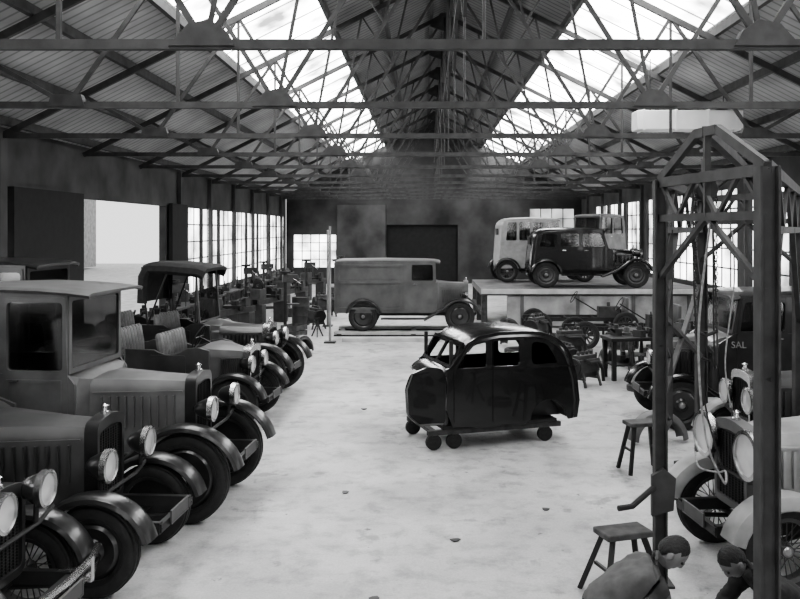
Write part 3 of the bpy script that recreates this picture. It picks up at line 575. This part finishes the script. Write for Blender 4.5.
rope([(2.9,8.0,3.0),(2.92,8.0,2.5),(2.8,7.9,1.8),(2.85,7.9,1.35)],.007,'slack pale rope hanging inside the gantry')
rope([(3.05,9.0,3.3),(3.0,8.7,1.9),(2.95,8.6,1.6),(2.9,8.5,1.9),(2.85,8.4,3.4)],.009,'looped dark cable hanging inside the gantry','steel')
# ------------------------------------------------------------------ stools, benches, machines
def stool(loc,h,rot,lab,sp=.2):
    s=thing('work_stool',lab,'stool',loc,rot); B().box((0,0,h-.025),(.42,.26,.05)).ob('seat','wood',s,bevel=.01)
    for x in(-1,1):
        for y in(-1,1): B().beam((x*.14,y*.08,h-.05),(x*(.14+sp*.4),y*(.08+sp*.4),0),.04).ob('leg','steel',s)
        B().beam((x*.19,-.12,h*.45),(x*.19,.12,h*.45),.025).ob('rail','steel',s)
stool((1.64,7.0,0),.54,.3,'dark wooden stool with splayed legs beside the gantry post',.35)
stool((2.72,10.6,0),.62,.2,'stout dark trestle stool with splayed legs',.25)
def engine(loc,rot,lab,sc=1):
    e=thing('engine',lab,'engine',loc,rot); e.scale=(sc,)*3
    b=B(); b.box((0,0,.42),(.6,.3,.26)); b.box((0,0,.58),(.52,.2,.1))
    for k in range(4): b.cyl((-.2+.135*k,0,.6),(-.2+.135*k,0,.7),.035)
    b.ob('engine_block','machine',e,bevel=.01)
    B().box((0,0,.25),(.62,.24,.12)).ob('oil_sump','machine',e)
    B().lathe([(.001,-.03),(.18,-.03),(.19,0),(.18,.03),(.001,.03)],axis='x').ob('flywheel','steel',e,(-.34,0,.4))
    b=B()
    for k in range(4): a=k*math.pi/2; b.beam((.36,0,.48),(.36,.16*math.cos(a),.48+.16*math.sin(a)),.05,.012)
    b.ob('fan','steel',e)
    b=B(); b.tube([(-.2,-.16,.55),(-.1,-.22,.5),(.15,-.22,.5),(.25,-.25,.35),(.25,-.28,.1)],.035)
    b.ob('exhaust_pipe','steel',e)
    b=B()
    for x in(-.22,.22):
        for y in(-.17,.17): b.beam((x,y*.8,.3),(x*1.1,y*1.3,0),.04)
        b.beam((x,-.2,.16),(x,.2,.16),.04)
    b.ob('engine_stand','wood',e)
def bench(loc,rot,lab,L=1.8,mt='wood'):
    e=thing('workbench',lab,'workbench',loc,rot); B().box((0,0,.82),(L,.65,.07)).ob('benchtop',mt,e,bevel=.01); B().box((0,0,.3),(L-.15,.5,.03)).ob('shelf',mt,e)
    for x in(-1,1):
        for y in(-1,1): B().box((x*(L/2-.08),y*.25,.4),(.08,.08,.79)).ob('leg',mt,e)
    v=B(); v.box((0,0,.04),(.12,.16,.08)); v.box((.07,0,.13),(.05,.16,.1)); v.box((-.06,0,.13),(.05,.16,.1)); v.cyl((-.05,0,.1),(-.25,0,.1),.015); v.cyl((-.24,-.08,.1),(-.24,.08,.1),.01); v.ob('vice','steel',e,(L/2-.3,-.2,.855))
    for k in range(int(L*7)):
        z=.857 if k%2 else .315
        x=-L/2+.2+(L-.5)*R.random(); y=-.25+.45*R.random(); q=R.random(); v=B()
        if q<.35: v.box((0,0,.07),(.22,.14,.14)); v.cyl((0,0,.14),(0,0,.22),.05)
        elif q<.6: v.lathe([(.03,0),(.10,0),(.10,.05),(.06,.06),(.06,.16),(.03,.16)],axis='z',n=16,closed=True)
        elif q<.8: v.tube([(-.15,0,.03),(0,.03,.05),(.15,0,.16)],.03)
        else: v.cyl((0,0,0),(0,0,.25),.05,.03); v.cyl((0,0,.25),(0,0,.36),.015)
        v.ob('bench_part',R.choice(['machine','steel','grey']),e,(x,y,z),(0,0,q*6))
def drill(loc,rot,lab):
    e=thing('drill_press',lab,'machine',loc,rot); B().box((0,0,.05),(.5,.4,.1)).ob('base','machine',e,bevel=.02); B().cyl((-.12,0,.1),(-.12,0,1.75),.05).ob('column','steel',e)
    b=B(); b.box((.03,0,1.6),(.45,.16,.22)); b.cyl((.18,0,1.5),(.18,0,1.15),.035,.012); b.ob('head','machine',e,bevel=.02); B().box((.1,0,.85),(.35,.32,.04)).ob('table','machine',e)
    B().lathe([(.03,-.03),(.16,-.03),(.16,.03),(.03,.03)],axis='z',closed=True).ob('belt_wheel','steel',e,(-.12,0,1.78)); B().cyl((.1,-.08,1.6),(.28,-.22,1.45),.012).ob('feed_handle','chrome',e)
def lathe_m(loc,rot,lab):
    e=thing('metal_lathe',lab,'machine',loc,rot); 
    for x in(-.8,.8): B().box((x,0,.35),(.3,.4,.7)).ob('pedestal','machine',e,bevel=.02)
    b=B(); b.box((0,-.12,.78),(2.1,.08,.16)); b.box((0,.12,.78),(2.1,.08,.16)); b.ob('bed','machine',e)
    b=B(); b.box((-.8,0,1.02),(.45,.34,.34)); b.cyl((-.57,0,1.05),(-.48,0,1.05),.13); b.ob('headstock','machine',e,bevel=.02)
    B().lathe([(.05,-.05),(.14,-.05),(.14,-.01),(.18,0),(.18,.05),(.05,.05)],axis='x',closed=True).ob('cone_pulley','steel',e,(-.8,0,1.3))
    b=B(); b.box((.75,0,.98),(.25,.2,.24)); b.cyl((.5,0,1.05),(.95,0,1.05),.04); b.ob('tailstock','machine',e)
    b=B(); b.box((.1,0,.9),(.35,.45,.08)); b.box((.1,-.1,1.0),(.12,.16,.12)); b.cyl((.1,-.25,.86),(.1,-.32,.86),.09); b.ob('carriage','steel',e)
def chassis(loc,rot,lab,L=2.4):
    e=thing('bare_chassis',lab,'car chassis',loc,rot)
    for s in(-1,1): B().box((0,s*.36,.5),(L+.7,.06,.11)).ob('side_rail','steel',e)
    for x in(-L/2,-L/6,L/6,L/2): B().box((x,0,.5),(.07,.72,.08)).ob('crossmember','steel',e)
    for x in(-L/2,L/2):
        B().cyl((x,-.58,.36),(x,.58,.36),.035).ob('axle','steel',e)
        for s in(-1,1):
            wheel(e,x,s*.6,.36,.12,'artillery',s)
            B().tube([(x-.4,s*.36,.46),(x-.2,s*.36,.36),(x,s*.36,.33),(x+.2,s*.36,.36),(x+.4,s*.36,.46)],.03,6).ob('leaf_spring','steel',e)
    b=B(); b.box((L/2-.35,0,.66),(.6,.28,.34)); b.cyl((L/2-.35,0,.83),(L/2-.35,0,.95),.05); b.ob('engine_block','machine',e,bevel=.01)
    B().plate(rpoly(rect(-.27,.27,.5,1.08),.06),[],lambda u,v,w:(L/2+.12+w,u,v),.08).ob('radiator','grey',e)
    B().lathe([(.19,-.012),(.2,0),(.19,.012),(.18,0)],axis='x',n=20,closed=True).ob('steering_wheel','steel',e,(-.1,.2,1.08),(0,math.radians(30),0)); B().cyl((-.1,.2,1.08),(.6,.2,.65),.018).ob('steering_column','steel',e)
def drum(loc,lab,m='machine'):
    o=B().lathe([(.001,0),(.28,0),(.29,.02),(.28,.04),(.28,.28),(.29,.3),(.28,.32),(.28,.58),(.29,.6),(.28,.62),(.28,.85),(.29,.88),(.26,.88),(.26,.86),(.001,.86)],axis='z',n=24).ob('oil_drum',m,None,loc); tag(o,lab,'drum')
def crate(loc,rot,lab,s=.5):
    e=thing('wooden_crate',lab,'crate',loc,rot)
    for k in range(3):
        for q in(-1,1): B().box((0,q*s/2,.08+k*.15),(s,.02,.13)).ob('slat','wood',e); B().box((q*s/2,0,.08+k*.15),(.02,s,.13)).ob('slat','wood',e)
    B().box((0,0,.015),(s,s,.02)).ob('crate_base','wood',e)
engine((3.35,19.6,0),.3,'bare engine on a wooden stand near the platform',1.1)
engine((4.6,19.9,0),2.8,'bare engine on a stand beside the workbench',1.1)
engine((-4.0,21.0,0),1.3,'stripped engine on a wooden stand by the machines')
engine((-3.4,29.5,0),.4,'dark engine on a stand near the window wall',1.2)
engine((3.0,22.6,0),1.0,'bare engine on a stand beside the platform wall',1.1)
engine((-4.6,18.8,0),.6,'stripped engine on a stand near the open doorway')
engine((3.0,18.0,0),1.9,'oily engine on a stand beside the benches',.9)
engine((3.1,16.4,0),.7,'oily engine on a stand near the dark bench',.95)
chassis((5.2,21.9,0),.05,'bare chassis with engine and steering wheel before the platform')
chassis((7.0,19.0,0),1.3,'bare chassis with wheels near the wall of windows')
chassis((4.4,24.2,0),.0,'bare chassis pushed against the platform wall')
bench((5.2,18.5,0),.1,'heavy timber bench with vice and loose parts')
bench((4.25,17.2,0),.15,'dark bench with vice crowded with parts',1.2,'steel')
for i,y in enumerate((21.4,24.2,27.6,30.4,33.5,36.6,39.6,42.7)): bench((-7.0,y,0),math.pi/2,'long timber bench below the windows',2.3)
lathe_m((-5.3,23.2,0),1.2,'belt-driven metal lathe beside the window wall'); lathe_m((-4.9,27.0,0),1.3,'belt-driven metal lathe beside the window wall'); lathe_m((-4.8,31.2,0),1.3,'belt-driven metal lathe beside the window wall');lathe_m((-4.8,37,0),1.3,'belt-driven metal lathe at the far end')
drill((-3.9,24.6,0),.4,'tall pillar drill with belt wheel'); drill((-6.0,29.2,0),.2,'tall pillar drill with belt wheel'); drill((-3.4,34,0),0,'tall pillar drill near the far wall')
drill((-5.9,20.4,0),.5,'tall pillar drill near the open doorway'); drill((-3.7,39,0),.5,'tall pillar drill near the far wall'); drill((-4.6,34,0),.5,'tall pillar drill among the lathes'); drill((-6.0,32.4,0),.5,'tall pillar drill among the lathes')
engine((-6.0,34.6,0),.9,'dark engine on a stand below the windows',1.2); engine((-3.3,25.9,0),2.1,'stripped engine on a stand near a drum',1.0); engine((-5.6,39.3,0),2.1,'stripped engine on a stand near the far wall',1.2)
for p in((-5.5,25.2,0),(-3.9,26.9,0),(-3.3,31.5,0),(7.6,22.6,0),(8.2,13.2,0)): drum(p,'dark steel oil drum standing on the floor')
for p,s in(((-3.5,22.9,0),.5),((-6.2,26.0,0),.6),((4.6,15.2,0),.45)): crate(p,R.random()*2,'slatted wooden crate on the workshop floor',s)
def loose(kind,loc,rot,mm=None):
    b=B()
    if kind=='spare_wing': b.sheet(arc(0,.02,.44,5,175,12),0,.24,.09,.014); lab,cat,m='curved spare wing standing on the floor','car part','darkpaint'
    elif kind=='brake_drum': b.lathe([(.04,0),(.2,0),(.21,.03),(.21,.1),(.18,.12),(.17,.03),(.04,.03)],axis='z',n=22,closed=True); lab,cat,m='round brake drum lying on the floor','car part','machine'
    elif kind=='axle_stand': 
        for k in range(3): a=k*2.09; b.beam((.18*math.cos(a),.18*math.sin(a),.0),(0,0,.38),.03)
        b.cyl((0,0,.3),(0,0,.5),.03); b.box((0,0,.51),(.14,.06,.04)); lab,cat,m='three-legged steel axle stand','stand','steel'
    elif kind=='gearbox': b.box((0,0,.16),(.32,.26,.3)); b.cyl((.15,0,.17),(.55,0,.15),.07,.05); b.lathe([(.05,0),(.2,0),(.2,.04),(.05,.04)],(-.2,0,.2),'x',20,True); lab,cat,m='dark gearbox casting resting on the floor','gearbox','machine'
    else: b.tube([(-.6,0,.04),(-.3,.02,.05),(0,.1,.12),(.2,.1,.1),(.6,0,.04)],.035); b.lathe([(.001,-.2),(.08,-.18),(.08,.18),(.001,.2)],(.1,.1,.11),'x',14); lab,cat,m='exhaust pipe with silencer lying on the floor','car part','steel'
    o=b.ob(kind,mm or m,None,loc,(0,0,rot)); tag(o,lab,cat)
ks=['spare_wing','brake_drum','axle_stand','gearbox','exhaust_pipe']
for i,(x,y) in enumerate(((2.3,21.8),(2.3,18.3),(2.5,19.3),(2.2,16.4),(6.4,20.4),(2.4,24.6),(3.9,20.7),(2.35,23.5),(2.5,17.2),(6.0,17.4),(4.0,18.5),(4.0,15.9),(5.3,15.1),(6.9,23.3),(8.2,21.0),(-3.0,20.6),(-5.4,19.3),(-3.0,23.9),(-4.5,29.3),(-3.8,32.8))):
    loose(ks[i%5],(x,y,0),R.random()*3)
loose('spare_wing',(3.2,8.95,0),.4,'pale'); loose('axle_stand',(2.75,9.1,0),.4); loose('brake_drum',(2.9,9.6,0),0); loose('gearbox',(4.0,8.9,0),.9,'grey'); loose('spare_wing',(3.3,12.0,0),.2,'grey')
for i,(x,y) in enumerate(((.3,8.2),(-.9,9.7),(1.3,9.1),(-.4,6.9),(.5,14.8),(-1.0,14.2),(1.9,14.3),(.2,17.5))):
    tag(B().plate([(R.uniform(.03,.06)*math.cos(a),R.uniform(.03,.06)*math.sin(a)) for a in (0,1.1,2.2,3.3,4.4,5.4)],[],lambda u,v,w:(u,v,w+.006+abs(u)*.2),.008).ob('debris_scrap','machine',None,(x,y,0)),'small dark scrap lying on the concrete floor','scrap','floor debris')
def tyre(loc,rot,lab,r=.36):
    o=B().lathe([(r-.115,-.05),(r-.05,-.07),(r-.012,-.05),(r,-.03),(r,.03),(r-.012,.05),(r-.05,.07),(r-.115,.05)],n=36,closed=True).ob('loose_tyre','rubber',None,loc,rot); tag(o,lab,'tyre')
tyre((2.3,20.6,.07),(math.pi/2,0,0),'worn tyre lying flat on the floor'); tyre((-3.3,19.3,.07),(math.pi/2,0,0),'worn tyre lying flat on the floor'); tyre((-3.3,19.3,.215),(math.pi/2,0,0),'worn tyre stacked on another tyre')
gb=thing('gearbox','dark cast gearbox on the floor between the two men','gearbox',(1.99,5.86,0),.4); B().box((0,0,.11),(.2,.18,.2)).ob('casing','machine',gb,bevel=.03); B().cyl((0,0,.2),(.02,.02,.32),.012).ob('gear_lever','steel',gb)
# ------------------------------------------------------------------ people
def evalmesh(ob):
    bpy.context.view_layer.update()
    dg=bpy.context.evaluated_depsgraph_get(); m2=bpy.data.meshes.new_from_object(ob.evaluated_get(dg)); bpy.data.objects.remove(ob); return m2
def skinmesh(pts,edges,rad,sub=2,root=0):
    me=bpy.data.meshes.new('tmp'); me.from_pydata([tuple(p) for p in pts],edges,[]); ob=bpy.data.objects.new('tmp',me); C.objects.link(ob)
    ob.modifiers.new('s','SKIN')
    for i,r in enumerate(rad):
        sv=me.skin_vertices[0].data[i]; sv.radius=(r,r) if not isinstance(r,tuple) else r
        sv.use_root=(i==root)
    ss=ob.modifiers.new('u','SUBSURF'); ss.levels=sub; ss.render_levels=sub
    m2=evalmesh(ob)
    return [v.co.copy() for v in m2.vertices],[tuple(p.vertices) for p in m2.polygons]
def person(loc,rot,label,shirt,trous,low=0,yaw=0,pitch=-.55):
    T=thing('person',label,'person',loc,rot)
    pel=V((0,0,.42-low)); sp1=V((.13,0,.56-low)); ch=V((.33,0,.70-low)); nk=V((.455,0,.79-low)); hd=V((.56,.0,.845-low))
    J=[pel,sp1,ch,nk,hd-V((.05,0,.02))]; Rr=[.13,.12,(.15,.11),.056,.06]; E=[(0,1),(1,2),(2,3),(3,4)]
    def add(p,r,par): J.append(V(p)); Rr.append(r); E.append((par,len(J)-1)); return len(J)-1
    arms=[];legs=[]
    for s in(-1,1):
        sh=add((.37,s*.19,.70-low),.056,2); el=add((.52,s*.26,.46-low),.043,sh); wr=add((.72,s*.12,.36-low),.028,el); pm=add((.78,s*.10,.33-low),(.034,.02),wr)
        arms.append((sh,el,wr))
        for k,(dy,L) in enumerate(((-.03,.07),(-.01,.08),(.01,.078),(.03,.06))):
            a=add((.82,s*.10+dy,.315-low),.0095,pm); q=add((.82+L*.45,s*.10+dy*1.1,.29-low),.0085,a); add((.82+L*.6,s*.10+dy*1.1,.26-low),.007,q)
        t=add((.785,s*.10-s*.04,.31-low),.011,pm); add((.82,s*.10-s*.055,.28-low),.009,t)
        hp=add((.03,s*.10,.38-low),.10,0)
        if s>0: kn=add((.40,s*.17,.44-low),.068,hp); an=add((.26,s*.17,.09),.042,kn); to=add((.43,s*.17,.035),.035,an)
        else: kn=add((.28,s*.15,.075),.068,hp); an=add((-.12,s*.13,.07),.042,kn); to=add((-.15,s*.13,.03),.03,an)
        legs.append((hp,kn,an,to))
    vs,fs=skinmesh(J,E,Rr)
    b=B(); b.v=vs; b.f=fs
    f=V((.75,yaw,pitch)).normalized(); side=V((0,0,1)).cross(f).normalized(); up=f.cross(side)
    def hp_(x,y,z): return hd+f*x+side*y+up*z
    rs=[];n=28;m=20
    for j in range(1,m):
        t=math.pi*j/m; ring=[]
        for k in range(n):
            a=2*math.pi*k/n; x=.094*math.sin(t)*math.cos(a); y=.070*math.sin(t)*math.sin(a); z=.120*math.cos(t)
            fa=max(0,math.cos(a))
            if z<0: y*=1+z*2.4; x*= 1+ z*.9
            ea=abs(abs(y)-.030)
            if fa>.5 and abs(z-.005)<.02 and ea<.018: x-=.010
            if fa>.8 and abs(y)<.012 and -.04<z<.012: x+=.018*(1-(z+.04)/.07)+.003
            if fa>.7 and abs(y)<.026 and -.078<z<-.058: x+=.005
            if fa>.5 and z<-.085: x+=.014
            ring.append(hp_(x,y,z))
        rs.append(ring)
    b.rings(rs)
    for s in(-1,1): b.rings([[hp_(-.008+.019*math.cos(q)*w_,s*(.068+dy),-.008+.032*math.sin(q)*w_) for q in [2*math.pi*k/10 for k in range(10)]] for w_,dy in((.8,-.01),(1,.012),(.7,.020))])
    tmp=b.ob('tmpb','skin'); rm=tmp.modifiers.new('r','REMESH'); rm.mode='VOXEL'; rm.voxel_size=.006; sm=tmp.modifiers.new('s','SMOOTH'); sm.iterations=3; sm.factor=.4
    me=evalmesh(tmp); me.name='body'; me.shade_smooth()
    bm=bmesh.new(); bm.from_mesh(me)
    seen=set(); best=[]
    for v0 in bm.verts:
        if v0.index in seen: continue
        st=[v0]; comp=[]; seen.add(v0.index)
        while st:
            q=st.pop(); comp.append(q)
            for e in q.link_edges:
                o2=e.other_vert(q)
                if o2.index not in seen: seen.add(o2.index); st.append(o2)
        if len(comp)>len(best): best=comp
    keep=set(v.index for v in best); bmesh.ops.delete(bm,geom=[v for v in bm.verts if v.index not in keep],context='VERTS'); bm.to_mesh(me); bm.free()
    body=mko('body',me,'skin',T)
    for s in(-1,1): B().ball(hp_(.080,s*.029,.004),.010,10,7).ob('eye','hair',body)
    rs=[]
    for j in range(1,15):
        ring=[]
        for k in range(36):
            a=2*math.pi*k/36; fa=math.cos(a); lim=math.pi*(.64-.32*max(0,fa)**.6-(.12 if abs(fa)<.4 else 0)); tt=lim*j/14
            wv=1+.012*math.sin(a*9+j*.5)+.008*math.sin(a*17+j)
            th=1.0 if j<13 else (.97 if j==13 else .9)
            ring.append(hp_(-.006+.101*math.sin(tt)*math.cos(a)*wv*th,.075*math.sin(tt)*math.sin(a)*wv*th,.002+.127*math.cos(tt)*wv))
        rs.append(ring)
    B().rings(rs).ob('hair','hair',body)
    P2=[J[0],J[1],J[2],J[3]-V((.03,0,.01))]; R2=[.145,.14,(.175,.13),.066]; E2=[(0,1),(1,2),(2,3)]
    for sh,el,wr in arms:
        i=len(P2); P2+=[J[sh],J[el],J[wr].lerp(J[el],.12 if shirt=='overall' else .75)]; R2+=[.074,.058,.045]; E2+=[(2,i),(i,i+1),(i+1,i+2)]
    vs,fs=skinmesh(P2,E2,R2,3); b=B(); b.v=vs;b.f=fs; o=b.ob('shirt',shirt,T)
    tx=bpy.data.textures.new('folds','CLOUDS'); tx.noise_scale=.06; dm=o.modifiers.new('d','DISPLACE'); dm.texture=tx; dm.strength=.03; dm.mid_level=.5
    col=B().tube([J[3]+V((.0,.06*math.cos(q),.0))+V((-.02+.045*math.sin(q)*.4,0,.055*math.sin(q))) for q in [2*math.pi*k/14 for k in range(15)]],.014,6).ob('collar',shirt,T)
    P3=[J[0],J[0].lerp(J[1],.5)];R3=[.15,.145];E3=[(0,1)]
    for h,k_,a,t in legs:
        i=len(P3); P3+=[J[h],J[k_],J[a]+(J[k_]-J[a])*.1]; R3+=[.115,.082,.062]; E3+=[(0,i),(i,i+1),(i+1,i+2)]
    vs,fs=skinmesh(P3,E3,R3,3); b=B(); b.v=vs;b.f=fs; o=b.ob('trousers',trous,T); dm=o.modifiers.new('d','DISPLACE'); dm.texture=tx; dm.strength=.02
    for h,k_,a,t in legs:
        an,to=J[a],J[t]; vs,fs=skinmesh([an-V((.03,0,.02)),(an+to)/2,to+(to-an)*.25],[(0,1),(1,2)],[.05,.048,.04]); b=B(); b.v=vs;b.f=fs; b.ob('shoe','black',T)
person((1.12,5.76,0),-.06,'crouching mechanic with dark hair and rolled work shirt','shirt','overall',yaw=-.25,low=.02,pitch=-.75)
person((2.72,5.98,0),math.pi+.05,'kneeling mechanic in dark overalls leaning over a gearbox','overall','overall',low=.17,yaw=.2,pitch=-.9)
# ------------------------------------------------------------------ light, world, camera
w=bpy.data.worlds.new('w'); bpy.context.scene.world=w; w.use_nodes=True
bg=w.node_tree.nodes['Background']; bg.inputs[0].default_value=(1,1,1,1); bg.inputs[1].default_value=1.4
cam=bpy.data.cameras.new('cam'); co=bpy.data.objects.new('camera',cam); C.objects.link(co)
co.location=(0,0,3.0); co.rotation_euler=(math.radians(90),0,0); cam.sensor_width=36; cam.sensor_fit='HORIZONTAL'; cam.lens=850/800*36
cam.shift_x=-24/800; cam.shift_y=-69.5/800; cam.clip_end=300
bpy.context.scene.camera=co
vs_=bpy.context.scene.view_settings
vs_.view_transform='AgX'
try: vs_.look='AgX - Medium High Contrast'
except Exception: pass
